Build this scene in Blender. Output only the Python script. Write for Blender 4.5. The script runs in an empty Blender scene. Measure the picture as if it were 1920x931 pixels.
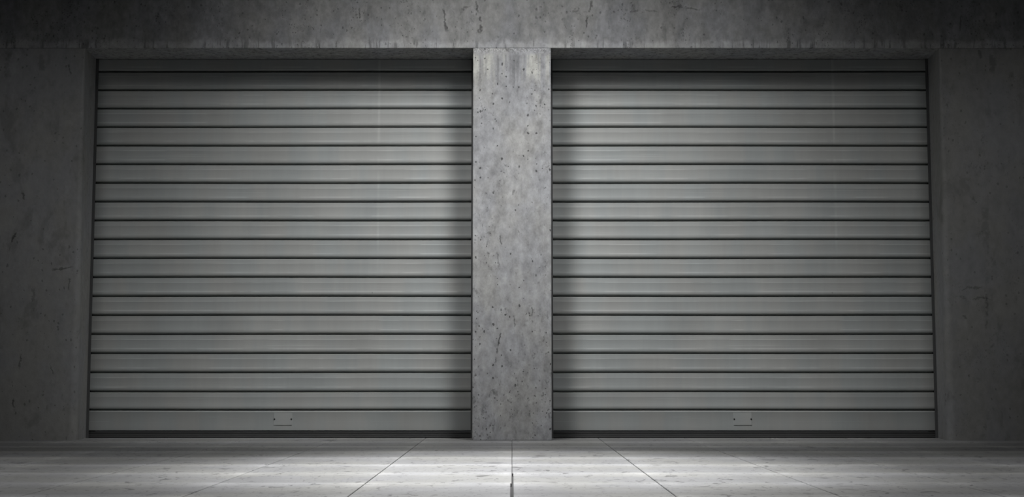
import bpy, bmesh, math, random
from mathutils import Vector
random.seed(7)
SC = bpy.context.scene
COL = SC.collection

# ------------------------------------------------------------------ constants (metres)
CAM_H = 0.5; CAM_D = 10.4665; FPX = 2584.0
TILT = math.atan(234.5 / FPX)
Y_SH = 0.39            # plane of the shutter faces (wall front is y = 0)
SOFFIT = 3.004
PIL = 0.300            # half width of the pillar
JAMB = 3.292           # outer jambs
SLAB_X = 0.6725; SLAB_Y = 0.645; SLAB_Y0 = -0.83

# ------------------------------------------------------------------ node helper
class NT:
    def __init__(self, name):
        self.m = bpy.data.materials.new(name); self.m.use_nodes = True
        self.t = self.m.node_tree; self.t.nodes.clear()
        self.out = self.t.nodes.new('ShaderNodeOutputMaterial')
        self.b = self.t.nodes.new('ShaderNodeBsdfPrincipled')
        self.t.links.new(self.b.outputs[0], self.out.inputs[0])
        self.co = self.t.nodes.new('ShaderNodeTexCoord').outputs['Object']
    def put(self, sock, v):
        if isinstance(v, bpy.types.NodeSocket): self.t.links.new(v, sock)
        elif isinstance(v, (tuple, list)) and len(v) == 3 and sock.type == 'RGBA': sock.default_value = (*v, 1)
        else: sock.default_value = v
    def M(self, op, a, b=0.0, c=0.0):
        n = self.t.nodes.new('ShaderNodeMath'); n.operation = op
        self.put(n.inputs[0], a); self.put(n.inputs[1], b); self.put(n.inputs[2], c)
        return n.outputs[0]
    def add(self, a, b): return self.M('ADD', a, b)
    def sub(self, a, b): return self.M('SUBTRACT', a, b)
    def mul(self, a, b): return self.M('MULTIPLY', a, b)
    def step(self, v, lo, hi, a=0.0, b=1.0):
        n = self.t.nodes.new('ShaderNodeMapRange'); n.interpolation_type = 'SMOOTHSTEP'
        self.put(n.inputs[0], v); self.put(n.inputs[1], lo); self.put(n.inputs[2], hi)
        self.put(n.inputs[3], a); self.put(n.inputs[4], b)
        return n.outputs[0]
    def vec(self, scale=(1, 1, 1), off=(0, 0, 0), src=None):
        n = self.t.nodes.new('ShaderNodeMapping')
        self.put(n.inputs[0], src or self.co)
        n.inputs['Location'].default_value = off; n.inputs['Scale'].default_value = scale
        return n.outputs[0]
    def noise(self, v, scale, detail=4, rough=.55, dist=0.0):
        n = self.t.nodes.new('ShaderNodeTexNoise')
        self.put(n.inputs['Vector'], v); n.inputs['Scale'].default_value = scale
        n.inputs['Detail'].default_value = detail; n.inputs['Roughness'].default_value = rough
        n.inputs['Distortion'].default_value = dist
        return n.outputs['Fac']
    def voro(self, v, scale):
        n = self.t.nodes.new('ShaderNodeTexVoronoi')
        self.put(n.inputs['Vector'], v); n.inputs['Scale'].default_value = scale
        return n.outputs['Distance'], n.outputs['Color']
    def xyz(self, v):
        n = self.t.nodes.new('ShaderNodeSeparateXYZ'); self.put(n.inputs[0], v); return n.outputs
    def mix(self, f, a, b, mode='MIX'):
        n = self.t.nodes.new('ShaderNodeMix'); n.data_type = 'RGBA'; n.blend_type = mode
        self.put(n.inputs[0], f); self.put(n.inputs[6], a); self.put(n.inputs[7], b)
        return n.outputs[2]
    def scalecol(self, col, f):
        n = self.t.nodes.new('ShaderNodeVectorMath'); n.operation = 'SCALE'
        self.put(n.inputs[0], col); self.put(n.inputs['Scale'], f); return n.outputs[0]
    def bump(self, h, strength, dist, prev=None):
        n = self.t.nodes.new('ShaderNodeBump'); self.put(n.inputs['Height'], h)
        n.inputs['Strength'].default_value = strength; n.inputs['Distance'].default_value = dist
        if prev: self.put(n.inputs['Normal'], prev)
        return n.outputs[0]
    def set(self, **k):
        for a, v in k.items():
            self.put(self.b.inputs[a.replace('_', ' ')], v)

def line_mask(n, X, Z, wob, x0, z0, x1, z1, w):
    """thin wandering mark from (x0,z0) to (x1,z1) on the wall"""
    if abs(z1 - z0) >= abs(x1 - x0):
        t = n.M('DIVIDE', n.sub(Z, z0), z1 - z0); xx = n.add(n.mul(t, x1 - x0), x0)
        d = n.M('ABSOLUTE', n.sub(n.add(X, n.mul(wob, 1.0)), xx))
    else:
        t = n.M('DIVIDE', n.sub(X, x0), x1 - x0); zz = n.add(n.mul(t, z1 - z0), z0)
        d = n.M('ABSOLUTE', n.sub(n.add(Z, n.mul(wob, 1.0)), zz))
    m = n.step(d, w * .4, w, 1.0, 0.0)
    ends = n.mul(n.step(t, -.02, .15), n.step(t, .8, 1.02, 1.0, 0.0))
    return n.mul(m, ends)

def concrete(name, base, seed, vary=(.35, .30, .30), pores=.5, cracks=(), edge=None, head=None, rough=.78, fine=.35):
    n = NT(name)
    o = (seed * 3.7, seed * 1.3, seed * 5.1)
    P = n.vec(off=o); X, Y, Z = n.xyz(n.co)[0:3]
    n1 = n.noise(P, 1.1, 5, .55)
    n2 = n.noise(n.vec((7, 7, 1.1), o), 1.0, 6, .6)
    n3 = n.noise(n.vec((1, 1, .7), o), 19, 8, .68)
    v = n.add(1.0, n.mul(n.sub(n1, .5), vary[0] * 2))
    v = n.add(v, n.mul(n.sub(n2, .5), vary[1] * 2))
    v = n.add(v, n.mul(n.sub(n3, .5), vary[2] * 2))
    # dull blotches
    bl = n.noise(n.vec((1, 1, .62), o), 5.5, 7, .62, .4)
    v = n.mul(v, n.step(bl, .56, .68, 1.0, .82))
    bl2 = n.noise(n.vec((1.6, 1.6, .8), (o[0] + 9, o[1], o[2])), 11, 8, .7, .3)
    v = n.mul(v, n.step(bl2, .60, .70, 1.0, .74))
    bl3 = n.noise(n.vec((1.3, 1.3, .8), (o[0] + 19, o[1], o[2])), 24, 7, .72, .5)
    cl3 = n.step(n.noise(n.vec((1.5, 1.5, .8), (o[0] + 6, o[1], 4)), 3.6, 5, .65), .42, .62)
    v = n.mul(v, n.sub(1.0, n.mul(n.mul(n.step(bl3, .55, .66), cl3), .34 * fine)))
    # pale scuffs
    pl = n.noise(n.vec((1, 1, .7), (o[0] + 4, o[1], o[2] + 3)), 4.2, 8, .68, .6)
    v = n.mul(v, n.step(pl, .58, .72, 1.0, 1.16))
    # pores
    wv = n.t.nodes.new('ShaderNodeVectorMath'); wv.operation = 'ADD'
    nz = n.t.nodes.new('ShaderNodeTexNoise'); n.put(nz.inputs['Vector'], P); nz.inputs['Scale'].default_value = 40
    sc = n.scalecol(nz.outputs['Color'], .018)
    n.put(wv.inputs[0], n.vec((1, 1, .75), o)); n.put(wv.inputs[1], sc)
    d, c = n.voro(wv.outputs[0], 30)
    rnd = n.xyz(c)[0]
    clus = n.noise(P, 3.2, 4, .6)
    rad = n.mul(n.step(n.add(rnd, n.mul(clus, .9)), .95, 1.5), .26)
    hole = n.step(n.sub(d, rad), -.06, .03, 1.0, 0.0)
    hole = n.mul(hole, n.step(rad, .01, .06))
    v = n.mul(v, n.sub(1.0, n.mul(hole, pores)))
    d4, c4 = n.voro(wv.outputs[0], 62)
    r4 = n.mul(n.step(n.add(n.xyz(c4)[1], n.mul(cl3, .55)), .95, 1.5), .34)
    h4 = n.mul(n.step(n.sub(d4, r4), -.08, .04, 1.0, 0.0), n.step(r4, .01, .06))
    v = n.mul(v, n.sub(1.0, n.mul(h4, .5 * fine)))
    wob = n.mul(n.sub(n.noise(n.vec((1, 1, 1), o), 9, 6, .75), .5), .10)
    brk = n.step(n.noise(n.vec((1, 1, 1), (o[0], 3, 1)), 16, 4, .6), .38, .5)
    ck = None
    for (x0, z0, x1, z1, w, s) in cracks:
        m = n.mul(n.mul(line_mask(n, X, Z, wob, x0, z0, x1, z1, w), brk), s)
        v = n.mul(v, n.sub(1.0, m)); ck = m if ck is None else n.add(ck, m)
    tintf = n.noise(n.vec((1, 1, .6), (o[0] + 2, 0, 7)), 2.6, 4, .6)
    col = n.mix(n.step(tintf, .38, .62), (base[0] * .985, base[1] * .995, base[2] * 1.015), (base[0] * 1.015, base[1] * 1.008, base[2] * .97))
    if edge is not None:
        # pale laitance with dark drips along the formwork edge at height `edge`
        dz = n.sub(Z, edge)
        dr = n.noise(n.vec((26, 26, 2.2), o), 1.0, 5, .7)
        wv2 = n.add(dz, n.mul(n.sub(n.noise(n.vec((3, 3, 3), o), 1.6, 5, .7), .5), .16))
        band = n.step(wv2, .03, .075, 1.0, 0.0)
        v = n.mul(v, n.add(1.0, n.mul(band, .40)))
        drip = n.mul(n.mul(n.step(dr, .53, .62), n.step(dz, .02, .10, 1.0, 0.0)), .45)
        v = n.mul(v, n.sub(1.0, drip))
    if head is not None:
        dz = n.sub(head, Z)
        # exposed aggregate under the joint
        sd, sc2 = n.voro(P, 120)
        sp = n.xyz(sc2)[0]
        aw = n.step(n.add(dz, n.mul(n.sub(n3, .5), .12)), .025, .055, 1.0, 0.0)
        v = n.mul(v, n.add(1.0, n.mul(aw, n.sub(n.mul(n.step(sp, .3, .95), .50), .24))))
        # lime runs
        run = n.noise(n.vec((17, 17, .55), (o[0] + 1, o[1], o[2])), 1.0, 3, .5)
        fade = n.mul(n.step(dz, .03, .07), n.step(n.add(dz, n.mul(n.sub(n2, .5), .5)), .18, .34, 1.0, 0.0))
        r = n.mul(n.step(run, .50, .60), fade)
        col = n.mix(n.mul(r, .85), col, (base[0] * 1.5, base[1] * 1.49, base[2] * 1.36))
        dk = n.mul(n.step(run, .40, .47, 1.0, 0.0), fade)
        v = n.mul(v, n.sub(1.0, n.mul(dk, .26)))
    n.set(Base_Color=n.scalecol(col, v), Roughness=rough)
    n.b.inputs['Specular IOR Level'].default_value = .25
    h = n.sub(n3, n.mul(hole, 1.6))
    if ck is not None: h = n.sub(h, ck)
    n.set(Normal=n.bump(h, .35, .006))
    return n.m

def px(x, y, Y=0.0):
    """a photograph position on the plane y=Y, used to read off where marks sit on the wall"""
    u = (x - 960) / FPX; v = (465.5 - y) / FPX
    r = (u, math.cos(TILT) - v * math.sin(TILT), math.sin(TILT) + v * math.cos(TILT))
    t = (Y + CAM_D) / r[1]
    return r[0] * t, CAM_H + r[2] * t
def crk(x0, y0, x1, y1, w, s):
    a = px(x0, y0); b = px(x1, y1)
    return (a[0], a[1], b[0], b[1], w, s)

M_PIL = concrete('pillar_concrete', (.285, .286, .290), 1.0, (.22, .26, .75), .70, fine=1.35,
    cracks=[crk(938, 622, 933, 650, .008, .75), crk(933, 650, 927, 682, .007, .6), crk(962, 590, 963, 615, .006, .5),
            crk(925, 728, 929, 742, .016, .45), crk(939, 440, 940, 460, .007, .5), crk(934, 470, 936, 500, .008, .4),
            crk(998, 575, 995, 600, .010, .5), crk(926, 770, 924, 812, .007, .3), crk(965, 355, 964, 370, .010, .4)],
    head=SOFFIT)
M_TOP = concrete('lintel_concrete', (.215, .216, .219), 2.0, (.34, .26, .62), .40, fine=.9,
    cracks=[crk(830, 14, 838, 62, .012, .6), crk(893, 0, 896, 26, .012, .45), crk(900, 22, 901, 66, .014, .6),
            crk(1110, 0, 1104, 26, .012, .5), crk(1103, 26, 1099, 56, .009, .6), crk(862, 15, 892, 12, .012, .35),
            crk(1254, 12, 1320, 17, .010, .45), crk(1070, 22, 1104, 24, .012, .35), crk(674, 14, 673, 36, .006, .5),
            crk(1180, 20, 1240, 22, .010, .35), crk(1245, 36, 1246, 88, .024, .25), crk(1335, 76, 1335, 90, .016, .3),
            crk(1803, 20, 1801, 60, .010, .35), crk(1868, 25, 1872, 60, .010, .35), crk(628, 76, 628, 90, .010, .4)],
    edge=SOFFIT)
M_LEFT = concrete('left_wall_concrete', (.265, .265, .265), 3.0, (.22, .10, .30), .35,
    cracks=[crk(28, 433, 20, 456, .009, .6), crk(96, 505, 138, 500, .008, .5), crk(130, 520, 129, 545, .009, .45),
            crk(42, 360, 45, 375, .010, .5), crk(39, 662, 37, 690, .010, .45), crk(29, 738, 23, 770, .008, .6),
            crk(95, 680, 101, 702, .007, .55), crk(129, 120, 134, 140, .010, .5), crk(84, 300, 85, 303, .01, .3),
            crk(14, 150, 16, 92, .030, .25), crk(78, 135, 78, 98, .030, .25), crk(64, 535, 60, 590, .012, .3)])
M_RIGHT = concrete('right_wall_concrete', (.250, .250, .250), 4.0, (.22, .10, .30), .3,
    cracks=[crk(1846, 380, 1848, 470, .040, .18), crk(1800, 545, 1845, 535, .010, .35), crk(1849, 540, 1849, 620, .012, .35),
            crk(1790, 558, 1862, 560, .008, .35), crk(1808, 590, 1811, 598, .012, .4), crk(1861, 98, 1860, 140, .030, .28),
            crk(1836, 92, 1838, 112, .018, .35), crk(1862, 642, 1858, 652, .012, .3)])

PITCH_N = .1496
def shutter_material():
    n = NT('shutter_grey_metal')
    X, Y, Z = n.xyz(n.co)[0:3]
    slat = n.M('FLOOR', n.M('DIVIDE', n.sub(Z, .0575), .1496))
    sh = n.t.nodes.new('ShaderNodeCombineXYZ'); n.put(sh.inputs[0], n.mul(slat, 7.31)); n.put(sh.inputs[1], n.mul(slat, 3.1))
    av = n.t.nodes.new('ShaderNodeVectorMath'); av.operation = 'ADD'; n.put(av.inputs[0], n.co); n.put(av.inputs[1], sh.outputs[0])
    P = av.outputs[0]
    big = n.noise(n.vec((1.4, 0, .5)), 1.6, 4, .55)
    per = n.noise(n.vec((2.6, 1, .2), src=P), 1.0, 4, .55)
    brushed = n.noise(n.vec((30, 1, .25), src=P), 1.0, 3, .6)
    v = n.add(1.0, n.mul(n.sub(big, .5), .20))
    v = n.add(v, n.mul(n.sub(per, .5), .26))
    v = n.add(v, n.mul(n.sub(brushed, .5), .10))
    # long fine scratches along the slats
    s1 = n.noise(n.vec((1.1, 1, 260), src=P), 1.0, 2, .5)
    s1g = n.step(n.noise(n.vec((2.2, 1, 20), src=P), 1.0, 3, .5), .48, .62)
    v = n.add(v, n.mul(n.mul(n.step(s1, .60, .72), s1g), .22))
    s2 = n.noise(n.vec((3, 1, 240), (5, 2, 8), src=P), 1.0, 2, .5)
    v = n.sub(v, n.mul(n.step(s2, .64, .76), .10))
    # rubbed creases of the pressed profile, with their highlight painted into the colour
    glint_breaks = n.step(n.noise(n.vec((1.3, 1, .1), (4, 4, 4), src=P), 1.6, 4, .6), .44, .60)
    for tc, w_, a_ in ((.0365, .0045, .26), (.1090, .0075, .26)):
        cr = n.step(n.M('ABSOLUTE', n.sub(n.M('FRACT', n.M('DIVIDE', n.sub(2.8975, Z), PITCH_N)), tc / PITCH_N)), w_ * .25 / PITCH_N, w_ / PITCH_N, 1.0, 0.0)
        v = n.add(v, n.mul(n.mul(cr, n.mul(glint_breaks, n.step(Z, .36, .37))), a_))
    # the faint rubbed vertical line
    wl = n.step(n.M('ABSOLUTE', n.sub(X, .752)), .002, .016, 1.0, 0.0)
    br = n.mul(n.step(n.noise(n.vec((0, 0, 1), (3, 3, 3)), 3.5, 3, .6), .42, .6), n.step(Z, 1.2, 1.7))
    v = n.add(v, n.mul(n.mul(wl, br), .20))
    # small specks of dirt
    d, c = n.voro(n.vec((1, 1, 1), (2, 5, 1)), 7)
    v = n.mul(v, n.step(n.sub(d, n.mul(n.step(n.xyz(c)[0], .7, 1.0), .03)), .0, .01, .7, 1.0))
    tint = n.noise(n.vec((3.2, 1, .6), (1, 8, 2), src=P), 1.0, 3, .55)
    col = n.mix(n.step(tint, .40, .60), (.324, .342, .338), (.345, .350, .338))
    n.set(Base_Color=n.scalecol(col, v), Metallic=.12,
          Roughness=n.add(.58, n.mul(n.sub(per, .5), .25)))
    n.set(Normal=n.bump(n.noise(n.vec((.8, 1, 14), src=P), 1.0, 4, .5), .12, .004))
    return n.m
M_SH = shutter_material()

def plain(name, c, rough=.6, metal=0.0, amt=.3, sc=20):
    n = NT(name)
    f = n.noise(n.vec((.4, 1, 1)), sc, 5, .6)
    n.set(Base_Color=n.scalecol(n.mix(0.0, c, c), n.add(1 - amt / 2, n.mul(f, amt))), Roughness=rough, Metallic=metal)
    return n.m
M_RAIL = plain('shadow_gap_rail', (.085, .086, .087), .6, .1)  # dark tone stands in for the shadow gap beside the curtain
M_BAR = plain('bottom_bar_metal', (.075, .076, .076), .55, .3)
M_RUB = plain('black_rubber', (.006, .006, .006), .8)
M_SCREW = plain('dark_screw', (.02, .02, .02), .5, .5)
M_GROUT = plain('joint_grout', (.05, .05, .05), .9)

def floor_material():
    n = NT('floor_stone_slabs')
    X, Y, Z = n.xyz(n.co)[0:3]
    fy = n.M('FRACT', n.M('DIVIDE', n.sub(Y, SLAB_Y0), SLAB_Y))     # 0 near edge .. 1 far edge of each slab
    fx = n.M('FRACT', n.M('DIVIDE', X, SLAB_X))
    at = n.t.nodes.new('ShaderNodeAttribute'); at.attribute_name = 'slab_tone'
    tone = at.outputs['Fac']
    n1 = n.noise(n.vec((1, 1, 1)), 1.3, 5, .6)
    n2 = n.noise(n.vec((2, 5, 1)), 2.0, 7, .65)
    n3 = n.noise(n.vec((1, 1.6, 1)), 22, 8, .7)
    v = n.add(.98, n.mul(n.sub(n1, .5), .30))
    v = n.add(v, n.mul(n.sub(n2, .5), .35))
    v = n.add(v, n.mul(n.sub(n3, .5), .35))
    v = n.add(v, n.mul(n.sub(tone, .5), .16))
    # paler towards the slab edges, most at the far edge
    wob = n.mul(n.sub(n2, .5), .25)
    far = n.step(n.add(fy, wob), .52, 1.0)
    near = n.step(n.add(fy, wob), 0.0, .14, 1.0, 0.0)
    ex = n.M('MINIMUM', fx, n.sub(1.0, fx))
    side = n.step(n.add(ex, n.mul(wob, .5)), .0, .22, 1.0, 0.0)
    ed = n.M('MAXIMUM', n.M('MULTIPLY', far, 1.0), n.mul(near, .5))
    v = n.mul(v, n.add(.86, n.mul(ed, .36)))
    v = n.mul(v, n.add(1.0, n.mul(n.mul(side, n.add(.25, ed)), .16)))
    # pits and scuffs
    p = n.noise(n.vec((1, .55, 1), (3, 1, 0)), 15, 4, .6, .8)
    gate = n.step(n.noise(n.vec((1, 1, 1), (8, 1, 0)), 1.8, 4, .6), .36, .56)
    pit = n.mul(n.step(p, .59, .64), gate)
    p2 = n.noise(n.vec((1, .5, 1), (13, 4, 0)), 38, 3, .6, .5)
    pit2 = n.step(p2, .60, .66)
    v = n.mul(v, n.sub(1.0, n.mul(pit, .50)))
    v = n.mul(v, n.sub(1.0, n.mul(pit2, .38)))
    # two dull stains by the joints
    def stain(x, y, rx, ry, s):
        global_v = n.M('SQRT', n.add(n.M('POWER', n.M('ABSOLUTE', n.M('DIVIDE', n.sub(X, x), rx)), 2.0),
                                     n.M('POWER', n.M('ABSOLUTE', n.M('DIVIDE', n.sub(Y, y), ry)), 2.0)))
        return n.sub(1.0, n.mul(n.step(n.add(global_v, n.mul(n.sub(n3, .5), 1.4)), .5, 1.1, 1.0, 0.0), s))
    v = n.mul(v, stain(.175, -1.98, .05, .13, .30))
    v = n.mul(v, stain(-.10, -2.62, .05, .10, .30))
    v = n.mul(v, stain(-1.37, .02, .06, .12, .45))
    v = n.mul(v, stain(2.02, -.95, .08, .16, .35))
    tf = n.noise(n.vec((1, 1, 1), (1, 9, 0)), 1.7, 3, .5)
    col = n.mix(n.step(tf, .4, .6), (.315, .315, .320), (.325, .323, .314))
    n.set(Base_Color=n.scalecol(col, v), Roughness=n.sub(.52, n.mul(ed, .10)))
    n.b.inputs['Specular IOR Level'].default_value = .5
    n.set(Normal=n.bump(n.sub(n3, n.mul(n.add(pit, pit2), 1.0)), .18, .004))
    return n.m
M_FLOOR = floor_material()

# ------------------------------------------------------------------ mesh helpers
def link(name, bm, mat, parent=None, smooth=False):
    bmesh.ops.recalc_face_normals(bm, faces=bm.faces)
    me = bpy.data.meshes.new(name); bm.to_mesh(me); bm.free()
    if mat: me.materials.append(mat)
    for p in me.polygons: p.use_smooth = smooth
    o = bpy.data.objects.new(name, me); COL.objects.link(o)
    if parent: o.parent = parent
    return o
def box(bm, x0, x1, y0, y1, z0, z1, bev=0.0, seg=2):
    vs = [bm.verts.new((x, y, z)) for x in (x0, x1) for y in (y0, y1) for z in (z0, z1)]
    F = [(0, 1, 3, 2), (4, 6, 7, 5), (0, 4, 5, 1), (2, 3, 7, 6), (0, 2, 6, 4), (1, 5, 7, 3)]
    fs = [bm.faces.new([vs[i] for i in f]) for f in F]
    if bev:
        es = set(e for f in fs for e in f.edges)
        bmesh.ops.bevel(bm, geom=list(es), offset=bev, segments=seg, profile=.5, affect='EDGES')
def loft(bm, rings, cap=True):
    R = [[bm.verts.new(p) for p in r] for r in rings]
    n = len(R[0])
    for a, b in zip(R, R[1:]):
        for i in range(n):
            bm.faces.new((a[i], a[(i + 1) % n], b[(i + 1) % n], b[i]))
    if cap:
        bm.faces.new(R[0]); bm.faces.new(R[-1])
def sharp(o, ang=35):
    for p in o.data.polygons: p.use_smooth = True
    bm = bmesh.new(); bm.from_mesh(o.data)
    for e in bm.edges:
        if len(e.link_faces) == 2 and e.calc_face_angle(0) > math.radians(ang): e.smooth = False
    bm.to_mesh(o.data); bm.free()

# ------------------------------------------------------------------ walls
def side_wall(name, s, mat):
    bm = bmesh.new(); rings = []
    zs = [0, .15, .4, .8, 1.4, 2.0, 2.5, 2.8, 2.95, 2.992, SOFFIT - .0005]
    for z in zs:
        t = z / SOFFIT
        r = .050 * (1 - t) ** .7 + .010
        inset = .006 if z > 3.0 else 0.0
        wob = .0015 * math.sin(z * 5.1 + s)
        pts = [(-9.0, .62), (-9.0, inset)]
        xa = -(JAMB - .004 + .014 * t); back = -(JAMB + .030)
        for k in range(9):
            a = k / 8 * math.pi / 2
            pts.append((xa - r + r * math.sin(a) + wob, inset + r - r * math.cos(a)))
        pts += [(back, .335), (back, .62)]
        ring = [(x * -s, y, z) for x, y in pts]
        rings.append(ring)
    loft(bm, rings)
    o = link(name, bm, mat); sharp(o, 30); o['kind'] = 'structure'
    return o
side_wall('wall_left', -1, M_LEFT)
side_wall('wall_right', 1, M_RIGHT)
bm = bmesh.new(); box(bm, -9, 9, 0, .62, SOFFIT, 4.7, .004, 2)
o = link('wall_top', bm, M_TOP); o['kind'] = 'structure'

bm = bmesh.new(); box(bm, -PIL, PIL, .0, .62, 0, SOFFIT - .0005, .004, 3)
pil = link('concrete_pillar', bm, M_PIL)
pil['kind'] = 'thing'; pil['label'] = 'pale weathered concrete pillar standing between the two roller shutters'; pil['category'] = 'pillar'

# ------------------------------------------------------------------ floor
bm = bmesh.new()
lay = bm.faces.layers.float.new('slab_tone') if hasattr(bm.faces.layers, 'float') else None
rx = range(-14, 14)
for i in rx:
    for j in range(-18, 2):
        gap = .0055 if -2 <= i <= 1 else .0080
        x0 = i * SLAB_X + gap / 2; x1 = (i + 1) * SLAB_X - gap / 2
        if i == 0: x0 = .0060 if j <= -5 else .0012     # the middle joint is open in the nearest rows only
        if i == -1: x1 = -.0070 if j <= -6 else (-.0018 if j == -5 else -.0012)
        y0 = SLAB_Y0 + j * SLAB_Y + .002; y1 = y0 + SLAB_Y - .004
        z = 0.0; b = .0022
        before = len(bm.faces)
        A = [(x0, y0), (x1, y0), (x1, y1), (x0, y1)]
        I = [(x0 + b, y0 + b), (x1 - b, y0 + b), (x1 - b, y1 - b), (x0 + b, y1 - b)]
        vb = [bm.verts.new((x, y, -.03)) for x, y in A]
        va = [bm.verts.new((x, y, z - b)) for x, y in A]
        vi = [bm.verts.new((x, y, z)) for x, y in I]
        fs = [bm.faces.new(vi), bm.faces.new(vb[::-1])]
        for k in range(4):
            fs.append(bm.faces.new((va[k], va[(k + 1) % 4], vi[(k + 1) % 4], vi[k])))
            fs.append(bm.faces.new((vb[k], vb[(k + 1) % 4], va[(k + 1) % 4], va[k])))
        tone = random.random()
        if lay:
            for f in fs: f[lay] = tone
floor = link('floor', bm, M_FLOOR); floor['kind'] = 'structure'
bm = bmesh.new(); box(bm, -9.6, 9.6, -12.6, 1.2, -.12, -.018)
g = link('joint_bed', bm, M_GROUT, floor)

# ------------------------------------------------------------------ roller shutters
HALF = 1.497            # half width of the curtain
XC = 1.8115             # centre of each opening
PITCH = .1496
PROFILE = [(.0000, -.004), (.0022, .012), (.0050, .0145), (.0330, .0145), (.0355, .0149), (.0380, .0151), (.0410, .0145),
           (.0700, .0143), (.0980, .0146), (.1040, .0158), (.1110, .0166), (.1180, .0166), (.1250, .0160), (.1310, .0142),
           (.1350, .0100), (.1366, .0020), (.1372, -.0220), (.1496, -.0220)]
def shutter(name, side, label, plate_x, line_side):
    root = bpy.data.objects.new(name, None); COL.objects.link(root)
    root.empty_display_size = .3; root.location = (side * XC, Y_SH, 0)
    root['label'] = label; root['category'] = 'roller shutter'; root['group'] = 'closed roller shutters in the concrete wall'
    # curtain: one pressed profile repeated slat after slat, bottom panel taller
    pts = []
    top = 2.8975
    z = SOFFIT - .004
    pts.append((z, .0130)); pts.append((top + PITCH - .1050, .0172))
    for d, o_ in PROFILE[10:]: pts.append((top + PITCH - d, o_))
    for k in range(17):
        t = top - k * PITCH
        for d, o_ in PROFILE[:-1] if k < 16 else PROFILE[:-1]:
            pts.append((t - d, o_))
        pts.append((t - PITCH + .0004, -.022))
    t = top - 17 * PITCH                    # .354
    sc = .142 / PITCH
    for d, o_ in PROFILE[:-1]: pts.append((t - d * sc, o_))
    pts.append((t - .1416, -.022))
    t = t - .142                            # bottom panel .212 -> .056
    for d, o_ in [(0, 0), (.003, .010), (.006, .0135), (.010, .0150), (.013, .0135), (.11, .0135), (.135, .0120), (.152, .0100), (.156, .000), (.1565, -.008)]:
        pts.append((t - d, o_))
    zb = pts[-1][0]
    bm = bmesh.new()
    nx = 24
    xs = [-HALF + 2 * HALF * i / nx for i in range(nx + 1)]
    grid = []
    ph = side * 1.7
    for (zz, o_) in pts:
        row = []
        for x in xs:
            dz = .0010 * math.sin(x * 2.1 + zz * 3 + ph) if 0.1 < zz < 2.95 else 0
            row.append(bm.verts.new((x, -o_, zz + dz)))
        grid.append(row)
    for a, b in zip(grid, grid[1:]):
        for i in range(nx): bm.faces.new((a[i], a[i + 1], b[i + 1], b[i]))
    # closed back
    bk = [[bm.verts.new((x, .027, zz)) for x in (xs[0], xs[-1])] for zz in (pts[0][0], zb)]
    bm.faces.new((bk[0][0], bk[0][1], bk[1][1], bk[1][0]))
    bm.faces.new(grid[0] + [bk[0][1], bk[0][0]])
    bm.faces.new(grid[-1] + [bk[1][1], bk[1][0]])
    bm.faces.new([r[0] for r in grid] + [bk[1][0], bk[0][0]])
    bm.faces.new([r[-1] for r in grid] + [bk[1][1], bk[0][1]])
    cur = link('slat_curtain', bm, M_SH, root); sharp(cur, 40)
    # bottom bar and its seal
    bm = bmesh.new()
    prof = [(.0500, -.006), (.0495, .012), (.0480, .0190), (.0445, .0200), (.0400, .0150), (.0280, .0110), (.0260, .0150), (.0230, .0150), (.0215, .0120), (.0085, .0120), (.0085, -.012), (.0500, -.012)]
    loft(bm, [[(x, -o_, zz) for zz, o_ in prof] for x in (-HALF, HALF)])
    bar = link('bottom_bar', bm, M_BAR, root); sharp(bar, 40); bar['label'] = 'dark narrow bar along the bottom edge'
    bm = bmesh.new(); box(bm, -HALF, HALF, -.010, .010, .0, .0084, .002, 1)
    link('rubber_seal', bm, M_RUB, bar)
    # lock cover plate with its two screws
    bm = bmesh.new(); zc0, zc1 = .101, .196
    box(bm, plate_x - .072, plate_x + .072, -.0152, -.0125, zc0, zc1, .0005, 1)
    # folded lower lip of the plate
    box(bm, plate_x - .070, plate_x + .070, -.0185, -.0152, zc0 + .0002, zc0 + .003, .0004, 1)
    pl = link('lock_plate', bm, M_SH, root); pl['label'] = 'flush lock cover plate on the bottom panel'
    for sx in (-1, 1):
        bm = bmesh.new()
        bmesh.ops.create_cone(bm, cap_ends=True, segments=16, radius1=.0062, radius2=.0045, depth=.003)
        for v in bm.verts: v.co = Vector((v.co.x, v.co.z, v.co.y))
        for v in bm.verts: v.co += Vector((plate_x + sx * .066, -.0165, .147))
        link('screw', bm, M_SCREW, pl, True)
    # guide rails, U channels the curtain runs in, darkened for the shadow gap
    for e in (-1, 1):
        bm = bmesh.new()
        xi = e * (HALF - .008); xo = e * (HALF + .0135)
        sgn = e
        pr = [(xi, -.030), (xo, -.030), (xo, .034), (xi, .034), (xi, .028), (xo - sgn * .004, .028), (xo - sgn * .004, -.024), (xi, -.024)]
        loft(bm, [[(x, y, zz) for x, y in pr] for zz in (.0005, SOFFIT - .001)])
        link('guide_rail', bm, M_RAIL, root)
    return root
shutter('roller_shutter', -1, 'grey horizontal slat roller shutter closed, left of the concrete pillar', .022, -1)
shutter('roller_shutter', 1, 'grey horizontal slat roller shutter closed, right of the concrete pillar', -.010, 1)

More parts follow.
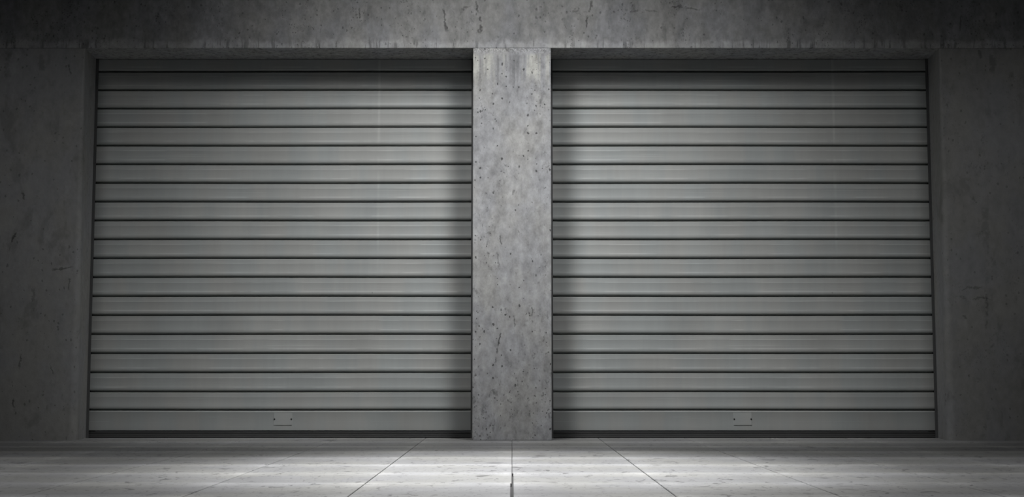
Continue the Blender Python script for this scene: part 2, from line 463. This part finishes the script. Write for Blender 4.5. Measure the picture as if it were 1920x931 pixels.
# ------------------------------------------------------------------ light
def spot(name, loc, aim, watts, angle, blend, radius, col=(1, 1, 1)):
    L = bpy.data.lights.new(name, 'SPOT'); L.energy = watts; L.spot_size = math.radians(angle); L.spot_blend = blend
    L.shadow_soft_size = radius; L.color = col
    o = bpy.data.objects.new(name, L); COL.objects.link(o); o.location = loc
    o.rotation_euler = (Vector(aim) - Vector(loc)).to_track_quat('-Z', 'Y').to_euler()
    return o
for s_ in (-1, 1):
    fl_ = spot('unseen_flood', (s_ * 1.3, -3.5, 5.0), (-s_ * .98, 0, 1.68), 1350, 33.5, 1.0, 1.05)  # unseen pair, crossed to shade the shutters beside the pillar
    fl_.scale = (1, 1.45, 1)                                   # oblong flood beam
    spot('added_wall_fill', (s_ * 3.9, -3.3, 4.3), (s_ * 3.45, 0, 1.0), 76, 54, 1.0, .5)  # weak fill added to lift the side wall fronts, not the reveals
    spot('unseen_floor_spot', (s_ * 2.2, -3.7, 4.6), (s_ * 2.2, -3.9, 0), 350, 72, 1.0, .3)  # unseen side spots added to widen the pool of light on the floor
spot('added_wide_fill', (0, -3.4, 5.0), (0, 0, 1.6), 30, 115, 1.0, .6)  # weak broad fill added for the outer walls
spot('unseen_floor_spot', (0, -3.1, 4.6), (0, -3.2, 0), 1950, 54, 1.0, .3)  # unseen overhead spot put in for the bright pool on the floor
W = bpy.data.worlds.new('night_surroundings'); SC.world = W; W.use_nodes = True
W.node_tree.nodes['Background'].inputs[0].default_value = (.9, .95, 1, 1)
W.node_tree.nodes['Background'].inputs[1].default_value = .012

# ------------------------------------------------------------------ camera
cd = bpy.data.cameras.new('camera'); cam = bpy.data.objects.new('camera', cd); COL.objects.link(cam)
cam.location = (0, -CAM_D, CAM_H); cam.rotation_euler = (math.pi / 2 + TILT, 0, 0)
cd.sensor_fit = 'HORIZONTAL'; cd.sensor_width = 36; cd.lens = FPX / 1920 * 36
cd.clip_end = 200
SC.camera = cam
SC.view_settings.view_transform = 'Standard'; SC.view_settings.look = 'None'
SC.view_settings.exposure = 0; SC.view_settings.gamma = 1; SC.view_settings.use_curve_mapping = False
